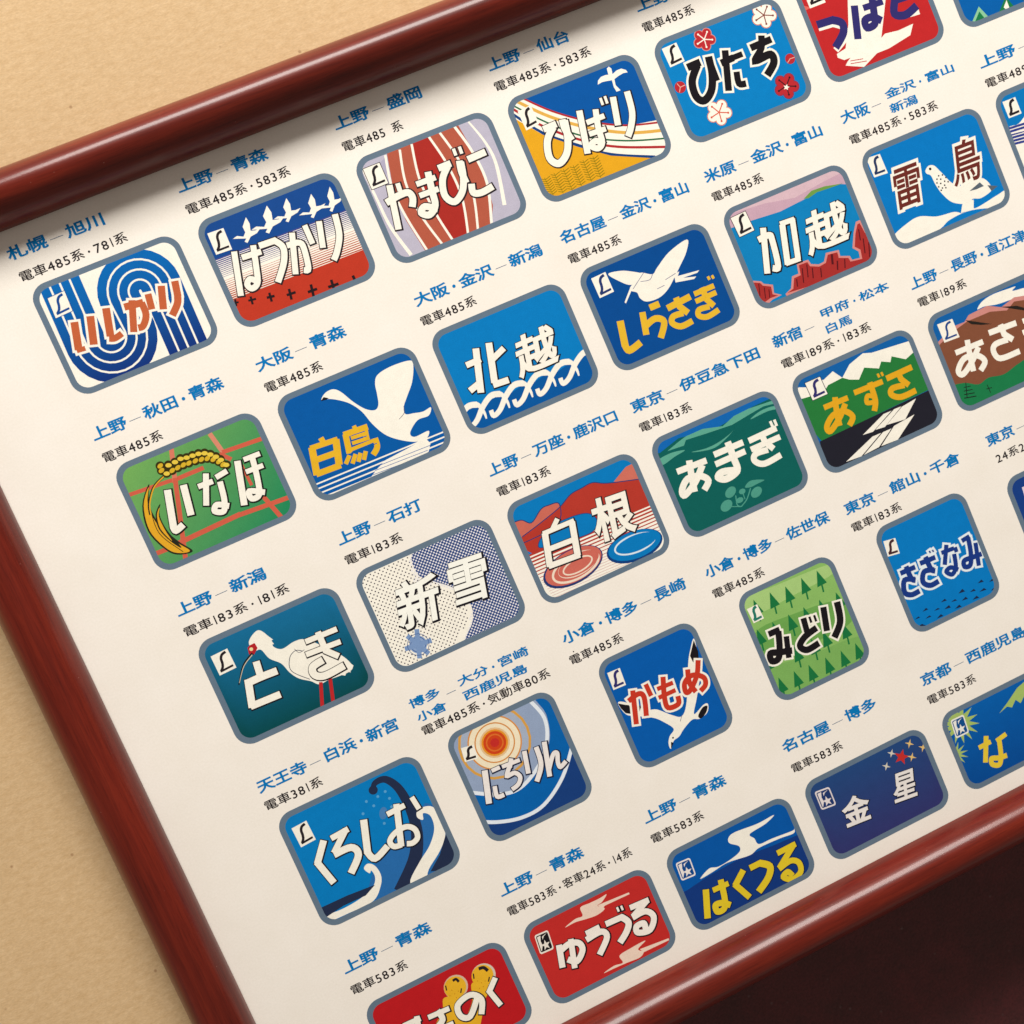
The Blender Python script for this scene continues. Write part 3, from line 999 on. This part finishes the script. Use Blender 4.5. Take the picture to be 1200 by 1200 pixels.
emblem(960, 80, 5, R(5, Y2), '0B78C4', 'sky blue emblem with a white ptarmigan on snow, brown name 雷鳥', '''
@snow
P FBF3E6 430,990 520,905 590,868 690,868 790,842 840,850 870,828 920,818 985,780 1040,745 1110,712 1150,800 900,830 770,885 710,940 560,1050 460,1040
@ptarmigan
P FBF3E6 622,600 640,572 672,570 705,600 735,630 775,670 830,690 900,650 960,645 1000,680 1010,715 950,760 900,765 880,790 830,795 770,780 715,730 680,680 655,630 630,618
p FBF3E6 850,780 905,770 905,820 930,825 860,838 830,850 838,800
c 2A2328 8 650,590
c 3A3A44 5 700,630 722,625 742,640 690,650 712,650 735,662 755,665 690,672 712,675 735,685 700,695 722,702 742,700 715,715
p 5A6470 880,720 940,668 965,690 920,710
p 5A6470 985,685 1045,690 1010,720
@symbol_mark
M FBF3E6 2A3A60 275,528 355,502 322,640
@lettering
T 6E2E28 FBF3E6 13
n 雷 .015 420,590 580,528 452,830
n 鳥 .015 768,445 925,385 796,690
.
''')

emblem(190, 600, T0, (-127.9, 10.3, -77.8, 48.7), '1A6E9C>0B4A50@560,600,640,840', 'teal emblem with a white crested ibis and the white name とき', '''
@ibis
P FBF3E6 470,715 478,680 512,642 545,648 590,690 602,728 650,740 715,700 780,690 900,740 985,785 1030,835 1010,865 950,890 900,908 850,932 805,915 740,900 690,868 645,820 580,792 535,745 500,750
p FBF3E6 545,650 600,690 590,695 606,715 590,715 600,740 560,720
s 5A5A66 4 760,752 720,750 690,790 700,860 800,905
s 5A5A66 3 715,740 740,760 770,745
p B8262C 462,735 472,722 500,708 516,735 498,770 470,770
c F0D9A0 10 482,742
s 1E1E22 16>7 490,765 440,830 415,935
s D8C8B0 5>3 488,772 442,835 418,925
p FBF3E6 980,790 1035,830 1028,850 1015,850 1020,868 1000,862 990,885 960,880
@ibis_legs
l C02A2C 20 858,920 866,1050
l C02A2C 20 908,895 925,1025
@symbol_mark
M FBF3E6 2A2328 262,782 352,738 312,885
@lettering
T FBF3E6 1E1A22 6 2,2.4
l 36 508,808 530,880
s 38 622,858 540,890 462,925
l 38 464,905 488,1058
l 36 478,1052 640,985
l 28 775,702 945,632
l 28 778,772 965,700
l 32 842,648 885,750 955,780
s 38 870,800 815,838 825,880 880,885 985,830
.
''')

emblem(380, 570, T0, (-71.3, 10.3, -21.2, 48.7), WHT, 'emblem of fine dots, white left and navy right, with a snowflake, name 新雪', '''
d 3A3246 4.2 27 190,420 470,330 480,480 600,520 700,580 770,650 780,720 700,860 560,1050 300,1000
@navy_field
P 23427F 475,360 600,230 860,150 1120,350 1150,700 900,850 765,840 800,740 800,660 760,590 690,545 600,515 510,480
d EDE8EC 5.4 21 440,320 900,100 1250,700 740,900 800,660 690,560 600,530 490,540
@snowflake
c 8CA4CC 48 508,855
o 3A5A96 4 40 508,855
o 3A5A96 4 22 508,855
l 7D98C4 26 500,772 516,930
l 7D98C4 26 436,880 580,832
l 7D98C4 26 448,808 566,905
o 3A5A96 3 58 508,855
@lettering
T FFFAF0 1E1A22 7 4,5
n 新 .026 380,535 595,455 418,780
n 雪 .022 650,412 862,340 695,650
.
''')

emblem(560, 480, T0, (-14.9, 10.3, 35.2, 48.7), '0B7AC0', 'emblem with red mountains, a blue lake and two discs, name 白根', '''
P CC6A5A 150,650 230,598 290,612 340,540 380,518 440,510 430,620 250,720
p D07060 735,390 800,310 840,290 920,380 900,400
p B73A2E 170,720 240,688 330,620 440,530 500,460 560,425 620,395 700,398 800,385 900,375 960,480 1040,700 940,700 300,780
L 2A3A70 5 160,640 230,598 290,612 340,540 380,518 440,510 430,620 250,720 160,740
s 2A3A70 5 240,688 330,620 440,530 500,460 560,425 620,395 700,398 880,375
p FBF3E6 270,790 960,500 1050,700 1000,900 450,1080 320,1000
h B73A2E 9 11 3 265,795 950,505 345,925 1010,640
h D8A8A8 9 3 2 350,935 700,790 420,1030 960,800
@lake
P 0B7AC0 330,745 345,690 420,620 520,575 600,562 645,600 620,660 520,700 400,735
L 2A3A70 4 330,745 345,690 420,620 520,575 600,562 645,600 620,660 520,700 400,735
@red_disc
e 2A3A70 175 90 -4 515,850
e D06A5C 165 82 -4 517,845
E F3DCC8 10 110 50 -4 540,838
E F3DCC8 12 135 62 -4 530,850
e D06A5C 120 52 -4 545,833
E F3DCC8 8 85 34 -4 540,842
@blue_disc
e 14407E 160 80 4 848,738
e 0B7AC0 150 72 4 848,732
E DCE8F0 9 115 46 4 850,725
e 0B7AC0 112 42 4 862,718
@lettering
T FBF3E6 2A2328 6 2,2.4
l 24 352,672 520,600
l 24 430,590 402,650
l 32 362,668 390,850
l 32 508,606 540,790
l 26 372,760 520,702
l 28 382,848 552,785
n 根 .030 606,495 805,425 655,715
.
''')

emblem(730, 390, T0, (41.3, 10.3, 91.4, 48.7), '12605A', 'dark green emblem with pale ridges and the white name あまぎ', '''
p 1566B4 120,660 200,650 300,570 500,520 700,400 830,340 820,250 200,500
p 5FA893 240,640 300,590 340,560 430,520 540,505 600,450 680,410 800,370 850,360 850,375 760,400 690,440 590,500 450,550 360,580 330,610
p 12605A 180,680 240,640 330,610 340,580 450,545 590,498 690,438 760,398 860,372 880,440 200,720
P 5FA893 370,645 450,625 520,590 580,545 610,512 560,570 500,620 430,640
P 5FA893 190,690 260,650 335,635 280,670 215,715
P 5FA893 690,468 740,425 800,400 850,395 840,410 780,425
@lettering
T FBF3E6 FBF3E6 0
l 30 292,752 452,690
s 32 358,690 372,780 388,860
s 32 430,715 390,810 335,878 320,850 350,790 420,775 462,800 440,850
l 30 492,660 650,592
l 30 500,712 662,640
s 34 566,590 600,680 618,745 560,790 515,782 540,752 632,742
l 30 680,585 830,515
l 28 692,632 850,562
l 30 745,540 768,590 815,628
s 30 785,632 718,655 712,692 765,708 855,660
l 14 796,478 812,512
l 14 818,470 832,504
.
@plant
e 4F9A88 36 26 -20 560,935
e 4F9A88 34 24 -25 582,862
e 4F9A88 34 24 -20 722,862
e 4F9A88 18 14 0 645,858
e 4F9A88 20 14 0 632,905
P 4F9A88 660,835 690,800 765,795 720,820 690,835
s 4F9A88 6 610,880 618,930 640,940
s 4F9A88 6 690,840 670,900 640,940
s 4F9A88 5 650,870 660,900
s 4F9A88 5 580,940 640,940
''')

emblem(900, 330, T0, R(4, Y3), '1560A8', 'emblem with white peaks, green hills and a black foreground, yellow name あずさ', '''
@snow_peaks
p FBF3E6 130,590 168,572 212,572 240,530 300,532 350,485 402,520 440,448 512,388 560,385 720,335 762,322 792,360 840,400 840,500 150,640
@hills
p 2A7A3C 140,660 190,632 300,600 325,560 402,520 440,530 492,530 520,465 600,470 612,432 662,436 668,404 745,420 800,370 880,580 290,862 200,760
@road
p 25242E 280,865 890,578 980,700 850,820 400,1030 300,980
p FBF3E6 512,830 625,716 668,698 568,812
p FBF3E6 580,802 682,690 722,674 632,786
p FBF3E6 642,775 725,676 800,632 742,745
p FBF3E6 422,975 565,838 612,818 505,945
p FBF3E6 518,938 622,814 668,794 600,895
p FBF3E6 612,890 682,780 792,718 702,855
@symbol_mark
M FBF3E6 35306E 200,550 280,515 242,642 2A2A40
@lettering
T E6A824 E6A824 0
l 26 302,682 432,628
s 28 362,625 372,710 388,780
s 28 418,660 385,740 338,808 318,785 350,725 410,700 458,730 440,778
l 26 465,602 620,540
s 28 550,545 580,640 575,700
s 22 572,622 538,618 535,655 572,652
l 12 592,498 602,518
l 12 612,490 622,510
l 28 640,525 778,462
l 28 698,482 720,528 762,560
s 28 738,560 672,578 668,612 720,624 800,588
.
''')

emblem(1000, 270, 6, R(5, Y3), '1560A8', 'emblem with a brown volcano and green foot, white name starting あさ', '''
P FBF3E6 872,555 905,500 980,450 1090,410 1140,395 1120,425 1230,400 1250,440 1100,490 1010,520 920,535
@mountain
p D08A82 560,820 620,760 690,680 780,645 810,595 940,530 1040,540 1130,470 1260,450 1260,600 700,800
p 85503A 570,840 690,720 800,640 960,572 1080,562 1130,500 1260,480 1300,900 1050,1060 780,1150 650,1100
p 2A2420 785,630 850,640 975,658 900,665 830,660
p 2A2420 1030,538 1150,530 1260,560 1260,572 1100,548
@trees
P 1F7A4A 690,1110 780,1072 880,1082 950,1035 1060,1010 1170,930 1300,880 1350,1200 740,1260
s 1E2A24 6 790,1070 800,1180
h 1E2A24 4 5 7 775,1105 825,1095 780,1180 865,1165
l 1E2A24 5 940,1085 965,1140
l 1E2A24 5 935,1115 975,1105
@symbol_mark
M FBF3E6 2A4A8A 588,662 695,622 640,790
@lettering
T FBF3E6 FBF3E6 0
l 34 718,862 912,782
s 36 800,770 820,880 845,990
s 36 880,820 830,930 770,1012 738,985 780,900 870,880 925,920 895,985
l 36 952,722 1145,650
l 38 1034,662 1060,730 1122,768
s 36 1085,768 1000,800 985,850 1035,900 1170,848
l 32 1190,640 1300,600
l 32 1190,720 1300,680
.
''')

emblem(290, 850, T0, (-127.9, 74.5, -76.2, 117.2), '0B7CC2', 'blue emblem with tall curling waves and the white name くろしお', '''
@spray
c 5AA0D0 8 643,412 705,385 768,395 745,358 683,435 625,478 740,530 780,440 820,470
e 4A80B8 34 22 -60 735,475
@wave
p 2B6CAE 700,700 830,600 900,500 960,420 1080,440 1080,760 720,950 640,940
s 26304C 24>82 678,352 690,312 745,292 812,335 866,420 905,520 918,620 900,740 830,900
c 26304C 25 680,350
@wave
P FBF3E6 915,470 940,445 1000,440 1050,500 1070,590 1040,680 980,780 960,860 880,850 930,740 985,650 1010,560 990,490 950,475 950,510 920,500
p 26304C 1075,580 1130,640 1100,780 990,790 1040,700
@wave
P FBF3E6 630,775 650,748 690,760 722,810 720,870 680,950 560,1010 440,1060 400,1040 520,990 620,930 680,870 690,820 670,785 660,800
p 26304C 380,1005 400,985 540,920 690,862 640,920 520,975 430,1035
@symbol_mark
M FBF3E6 2A2328 238,558 318,515 290,660
@lettering
T FBF3E6 1E1E28 6 2,2.4
l 34 412,622 378,748
l 34 374,738 468,852
l 30 452,612 545,560
l 32 532,562 468,690
s 36 468,700 560,660 600,700 560,800
l 36 628,510 650,690
s 34 644,680 690,720 758,652
l 28 755,482 850,432
l 32 805,425 832,655
s 28 835,645 792,655 770,625 800,580 858,548 905,562 920,605 895,635 862,640
l 26 888,388 928,452
.
''')

emblem(460, 750, T0, (-65.6, 74.3, -25.1, 116.3), '96A5C2', 'square emblem with a red and cream target sun over blue, name にちりん', '''
c 0B62AE 700 640,40
c 96A5C2 458 470,400
o E6EAF4 18 462 470,400
P 0B62AE 760,280 830,400 850,540 800,660 700,790 560,850 420,830 380,950 470,1100 1150,900 950,200
s E8ECF4 20 745,330 820,420 835,540 790,680 690,800 570,835 400,822
P 1B3F7E 450,1000 600,985 760,930 880,800 960,660 985,560 1200,700 1100,1000 560,1180
s E8ECF4 20 440,978 560,985 700,960 820,890 920,740 975,560
@sun
c D9A04C 198 553,555
c A9B2C6 184 553,555
c F6E6C8 146 553,555
o D9904C 8 143 553,555
o D9904C 7 106 553,555
c E8C090 82 553,555
c E8952C 72 553,555
c D2461E 62 553,555
o E0702C 8 44 553,555
c C8302A 24 553,555
@symbol_mark
M FBF3E6 2A2328 370,585 440,565 392,660
@lettering
T F2E8E4 1E2440 6 2,2.4
l 30 498,705 522,885
l 20 536,708 580,688
s 22 552,790 566,846 604,836
l 20 592,686 688,648
l 22 642,640 634,690
s 22 634,680 618,735 660,718 690,740 680,780 646,808
l 24 712,600 735,722
s 25 776,578 800,650 800,700 780,765
l 25 820,550 850,738
s 22 846,700 868,620 890,612 894,660 908,686 938,655
.
''')

emblem(640, 670, T0, (-7.5, 73.8, 31.1, 116.1), '0A5BAE', 'blue square emblem with a gull and the red name かもめ', '''
@gull
P FBF3E6 388,712 425,705 540,745 600,745 680,775 735,780 760,700 768,500 780,420 800,362 825,470 832,560 815,680 800,770 850,720 875,715 872,760 830,795 790,800 745,850 720,890 690,915 675,958 662,930 668,890 690,850 640,815 580,790 480,780 430,770
p 1E1A1E 388,712 430,720 515,725 500,775 430,765 405,740
p 1E1A1E 798,370 822,430 828,500 795,490 778,455
P 1E1A1E 822,780 845,735 872,725 866,760 840,792
p 1E1A1E 675,920 690,925 676,958
c 1E1A1E 5 686,898
s 6A6A80 3 735,775 725,810
@symbol_mark
M FBF3E6 35306E 330,548 398,520 364,640
@lettering
T CC3A28 FBF3E6 11
s 26 445,700 500,660 530,680 542,780
l 26 468,642 488,825
l 24 538,608 568,672
s 26 632,568 640,680 660,735 715,715 712,672
l 22 600,635 686,600
l 22 608,682 700,640
s 26 765,528 775,600 810,650
s 26 822,478 815,560 780,640 755,650 750,600 790,560 850,570 862,610 835,645
.
''')

emblem(820, 590, T0, (48.5, 73.6, 87.6, 116.3), '8DBA66', 'light green square emblem covered with fir trees, black name みどり', '''
P A9CB7E 240,520 420,440 700,330 720,380 500,500 300,600
P 6FA552 300,700 500,600 780,520 820,640 600,760 360,850
P 7FB05E 380,900 600,820 860,720 900,820 500,1040
@fir_trees
t 1E7440 90 290,520 378,480 462,448 548,402 632,362
t 1E7440 90 308,680 392,640 478,600 560,560 645,520 735,480
t 1E7440 90 350,820 510,770 600,730 665,690 770,645
t 1E7440 90 425,940 508,905 588,872 678,832 762,795 840,755
@symbol_mark
M FBF3E6 2A7A68 255,572 310,545 292,648
@lettering
T 1E1A1E FBF3E6 10
l 30 372,708 432,682
s 32 425,690 432,780 425,840 390,852 382,812 430,805 500,795
l 28 468,718 482,835
l 30 560,620 582,700
s 32 632,672 570,720 542,770 580,792 645,755
l 12 592,612 604,645
l 12 618,604 630,638
l 32 668,560 688,690
s 34 742,532 758,610 755,660 728,725
.
''')

emblem(960, 500, 5, (105.5, 73.2, 143.8, 115.6), '0B7AC4', 'blue square emblem with small black ripples and the navy name さざなみ', '''
@ripples
p 1C2A4A 605,1085 625,1062 640,1070
p 1C2A4A 672,1080 695,1062 708,1068
p 1C2A4A 732,1070 760,1045 772,1060
p 1C2A4A 795,1068 820,1042 835,1055
p 1C2A4A 712,1030 735,1008 748,1018
p 1C2A4A 772,1028 795,1010 808,1018
p 1C2A4A 835,1020 858,996 872,1008
p 1C2A4A 898,1015 922,990 938,1002
p 1C2A4A 815,978 838,950 855,965
p 1C2A4A 882,970 905,950 918,960
p 1C2A4A 938,968 965,945 980,955
p 1C2A4A 1005,960 1025,942 1030,955
p 1C2A4A 928,918 950,895 964,908
p 1C2A4A 995,910 1012,892 1025,900
p 1C2A4A 560,1130 580,1112 592,1118
p 1C2A4A 622,1125 645,1106 658,1112
p 1C2A4A 688,1125 712,1098 728,1108
p 1C2A4A 580,1170 602,1155 625,1165
@symbol_mark
M FBF3E6 4A2A30 375,672 445,652 402,762
@lettering
T 1E3A86 EAF0F4 12
l 26 475,860 562,822
s 28 508,818 540,890 565,900
s 28 562,895 500,900 500,970 540,985 588,962
l 26 590,802 680,765
s 28 622,762 655,835 680,845
s 28 675,838 615,850 608,910 650,930 700,905
l 9 644,728 652,740
l 9 662,722 670,734
l 22 715,740 790,712
l 24 745,692 735,810
s 24 790,745 800,820 780,865 745,850 770,825 815,838
l 22 795,706 805,735
l 24 835,670 880,642
s 26 872,650 888,740 885,810 852,820 850,785 900,765 952,745
l 24 915,680 935,815
.
''')

emblem(380, 1000, T0, (-127.9, Y5, -75.8, Y5 + 32), 'C01F24', 'red emblem with two yellow kokeshi dolls, white name みちのく', '''
@doll
c D9B8A0 66 712,722
c EDB42C 60 708,725
P EDB42C 650,780 760,780 740,850 760,950 600,960 640,850
s 2A2328 14 695,690 712,680 728,695
l 2A2328 7 656,715 662,742
l 2A2328 7 742,730 738,755
c C9861E 3 690,740 705,760 725,745 680,770 715,780
@doll
c D9C8B8 66 862,660
c EDB42C 60 856,662
P EDB42C 800,700 900,720 870,790 850,900 830,960 760,930 800,800
s 2A2328 18 835,625 862,618 885,635
l 2A2328 7 806,650 810,678
l 2A2328 7 893,668 888,694
c C9861E 3 830,690 850,700 870,690 860,720 840,730
@lettering
T FBF3E6 2A2328 6 2,2.4
l 28 428,934 520,892
l 28 500,880 512,960
s 32 430,940 440,1020 480,1080
l 26 562,888 676,838
s 30 612,850 640,900 600,960 700,920
s 30 830,770 790,880 738,880 722,820 790,765 850,790 850,870
l 28 925,672 892,748
l 28 886,738 955,822
.
''', rr=5.6)

emblem(570, 940, T0, (-68.7, Y5 + .2, -19.2, Y5 + 32.1), 'C62F2C', 'red emblem with flying cranes and the white name ゆうづる', '''
@crane
P F3D6C4 425,678 480,632 520,615 508,570 560,545 612,520 650,498 625,540 600,560 640,575 600,610 540,632 480,650
p F3D6C4 600,558 770,488 775,497 640,560 630,575
@crane
P F3D6C4 635,925 690,885 738,868 720,830 780,790 860,748 820,795 850,810 830,840 770,865 700,895
p F3D6C4 830,795 985,736 988,746 850,812
@symbol_mark
S F3E8DC 1E1A1E F3E8DC 258,722 332,690 292,825
@lettering
T FBF0E6 2A1A1E 6 2,2.4
l 30 392,772 412,895
s 30 405,800 450,765 500,762 520,800 490,860 440,850
l 28 456,740 478,898
l 28 538,712 612,675
s 30 540,745 620,700 652,730 612,825
l 30 645,660 740,618
s 32 728,620 768,650 758,700 722,760
l 11 706,568 716,592
l 11 728,560 738,584
l 28 776,572 878,528
l 30 870,530 792,620
s 30 790,625 860,590 905,620 885,690 820,705 812,672 850,655 862,685
.
''')

emblem(740, 870, T0, (-12.5, Y5, 37.7, Y5 + 31.9), '0B57A8', 'blue emblem with a long white crane shape and the yellow name はくつる', '''
p 173A80 200,850 300,800 420,720 600,620 760,560 900,500 1000,600 980,720 400,1030 280,960
@crane
P FBF3E6 372,738 420,682 470,672 540,630 585,590 580,560 530,545 525,515 560,485 680,440 770,392 725,440 640,495 665,520 690,550 760,520 870,478 880,465 876,492 800,520 690,570 640,610 520,650 440,700
@symbol_mark
S F3E8E4 134A90 F3E8E4 237,655 315,622 272,750
@lettering
T E6C82E 101C48 4 1,1.6
l 32 402,795 412,952
l 26 440,800 525,762
s 30 482,742 505,850 500,900 465,915 455,880 492,868 536,880
l 30 605,690 560,775
l 30 556,765 640,838
l 30 640,680 700,650
s 34 690,652 748,670 740,730 688,808
l 28 788,600 888,548
l 30 878,550 800,680
s 28 798,685 860,640 905,650 915,700 870,740 822,728 845,700 872,722
.
''')

emblem(900, 800, T0, (44.0, Y5 - .2, 94.6, Y5 + 31.9), '26487E>35376E@560,400,640,600', 'indigo emblem with a red star and gold sparkles, white name 金星', '''
@star
* C8322E 44 18 5 722,402
@sparkle
* E6C078 26 7 4 765,330 838,350 778,402
@sparkle
* D8D0C0 24 7 4 668,382 640,452
@symbol_mark
S E8DCDC 24396F E8DCDC 250,592 330,562 290,690
@lettering
T EFE6E2 1A1A2E 4 1,1.6
n 金 .030 395,640 525,588 428,782
n 星 .022 672,492 795,448 686,650
.
''')

emblem(1040, 720, 5, (101.9, Y5, 152.0, Y5 + 31.8), '0B5FAE>0A4B96@500,560,600,950', 'blue emblem with palm fronds cut by the right edge, yellow name starting な', '''
@palm
* A9C06A 120 60 14 420,640
* A9C06A 75 30 12 400,820
p A9C06A 655,580 700,520 760,430 830,370 860,420 800,480 780,520 750,500 730,545 700,540
@symbol_mark
S F3EEE6 14508E F3EEE6 368,622 445,585 402,728
@lettering
T E9C83C E9C83C 0
l 24 535,782 605,745
l 26 578,712 574,868
l 24 638,742 695,700
s 26 655,740 665,830 655,880 615,878 610,845 655,840 700,825
.
''')

emblem(960, 500, 5, (160.0, 77.2, 210.1, 115.5), '1B3F86', 'navy emblem with pale purple lettering cut by the right edge of the picture', '''
@lettering
l E8D8E0 10 1190,360 1215,350
l E8D8E0 10 1192,355 1230,480
l 5A2A50 14 1206,372 1238,470
''')

# --- captions: (origin, scale, [(text, x1,y1, x2,y2, height, colour)])
B = 'b'; K = 'k'
CAPS = [
 (0, 230, T0, [('札幌—旭川', 58, 345, 578, 155, B), ('電車485系・781系', 118, 465, 698, 245, K)]),
 (200, 160, T0, [('上野—青森', 50, 305, 530, 125, B), ('電車485系・583系', 95, 425, 655, 210, K)]),
 (380, 80, T0, [('上野—盛岡', 68, 338, 535, 155, B), ('電車485 系', 108, 450, 435, 335, K)]),
 (560, 10, T0, [('上野—仙台', 65, 335, 505, 180, B), ('電車485系・583系', 100, 450, 620, 255, K)]),
 (730, 0, T0, [('上野—平', 85, 68, 440, -72, B), ('電車485系', 115, 175, 395, 75, K)]),
 (100, 430, T0, [('上野—秋田・青森', 55, 405, 750, 110, B), ('電車485系', 105, 518, 428, 395, K)]),
 (290, 370, T0, [('大阪—青森', 62, 300, 538, 115, B), ('電車485系', 105, 418, 415, 295, K)]),
 (470, 280, T0, [('大阪・金沢—新潟', 85, 358, 775, 95, B), ('電車485系', 118, 475, 415, 355, K)]),
 (640, 200, T0, [('名古屋—金沢・富山', 90, 392, 782, 120, B), ('電車485系', 130, 505, 415, 395, K)]),
 (810, 130, T0, [('米原—金沢・富山', 85, 385, 720, 135, B), ('電車485系', 122, 492, 398, 385, K)]),
 (940, 0, T0, [('大阪—', 225, 672, 445, 578, B), ('金沢・富山', 460, 532, 830, 388, 's'), ('新潟', 487, 612, 630, 558, 's'), ('電車485系・583系', 265, 780, 742, 595, K),
               ('上野—金沢', 970, 370, 1450, 178, B), ('電車489系', 1000, 475, 1290, 365, K)]),
 (190, 600, T0, [('上野—新潟', 90, 562, 572, 365, B), ('電車183系・181系', 130, 678, 695, 435, K)]),
 (380, 570, T0, [('上野—石打', 85, 318, 535, 130, B), ('電車183系', 125, 430, 430, 295, K)]),
 (560, 480, T0, [('上野—万座・鹿沢口', 72, 368, 765, 55, B), ('電車183系', 115, 475, 400, 350, K)]),
 (730, 390, T0, [('東京—伊豆急下田', 60, 435, 748, 135, B), ('電車183系', 100, 540, 380, 422, K)]),
 (900, 330, T0, [('新宿—', 42, 362, 270, 262, B), ('甲府・松本', 288, 195, 660, 52, 's'), ('白馬', 318, 282, 460, 225, 's'), ('電車189系・183系', 82, 470, 565, 268, K)]),
 (1000, 270, 6, [('上野—長野・直江津', 410, 405, 1228, 82, B), ('電車189系', 465, 540, 805, 402, K)]),
 (290, 850, T0, [('天王寺—白浜・新宮', 65, 355, 832, 30, B), ('電車381系', 105, 463, 415, 325, K)]),
 (460, 750, T0, [('博多', 105, 375, 262, 300, 's'), ('小倉', 145, 442, 300, 380, 's'), ('—', 295, 322, 362, 290, B), ('大分・宮崎', 365, 248, 740, 82, 's'),
                 ('西鹿児島', 395, 325, 735, 175, 's'), ('電車485系・気動車80系', 170, 518, 860, 200, K)]),
 (640, 670, T0, [('小倉・博多—長崎', 100, 385, 765, 98, B), ('電車485系', 138, 505, 425, 378, K)]),
 (820, 590, T0, [('小倉・博多—佐世保', 40, 395, 710, 108, B), ('電車485系', 80, 515, 358, 392, K)]),
 (960, 500, 5, [('東京—館山・千倉', 165, 518, 830, 210, B), ('電車183系', 200, 620, 490, 492, K), ('東京—', 995, 118, 1230, 10, B), ('24系25形', 1045, 210, 1310, 95, K)]),
 (380, 1000, T0, [('上野—青森', 118, 655, 582, 425, B), ('電車583系', 155, 765, 460, 625, K)]),
 (570, 940, T0, [('上野—青森', 85, 510, 530, 298, B), ('電車583系・客車24系・14系', 125, 618, 795, 290, K)]),
 (740, 870, T0, [('上野—青森', 80, 440, 515, 230, B), ('電車583系', 115, 545, 400, 418, K)]),
 (900, 800, T0, [('名古屋—博多', 95, 385, 590, 130, B), ('電車583系', 138, 492, 410, 358, K)]),
 (1040, 720, 5, [('京都—西鹿児島', 210, 418, 815, 128, B), ('電車583系', 245, 530, 525, 398, K)]),
]
for ox, oy, s, L in CAPS:
    for text, xa, ya, xb, yb, kind in L:
        a, b = pl(ox + xa / s, oy + ya / s), pl(ox + xb / s, oy + yb / s)
        if kind == 'k': caption('series_caption', text, a, b, 3.45, BLACK, .012)
        elif kind == 's': caption('route_caption', text, a, b, 3.3, BLUE, .026)
        else: caption('route_caption', text, a, b, 4.25, BLUE, .029)

pr = Print(); pr.add([disc(pl(640 + 148 / T0, 670 + 432 / T0), .24, 10)], BLACK, .03); pr.build('ink_spot', poster)
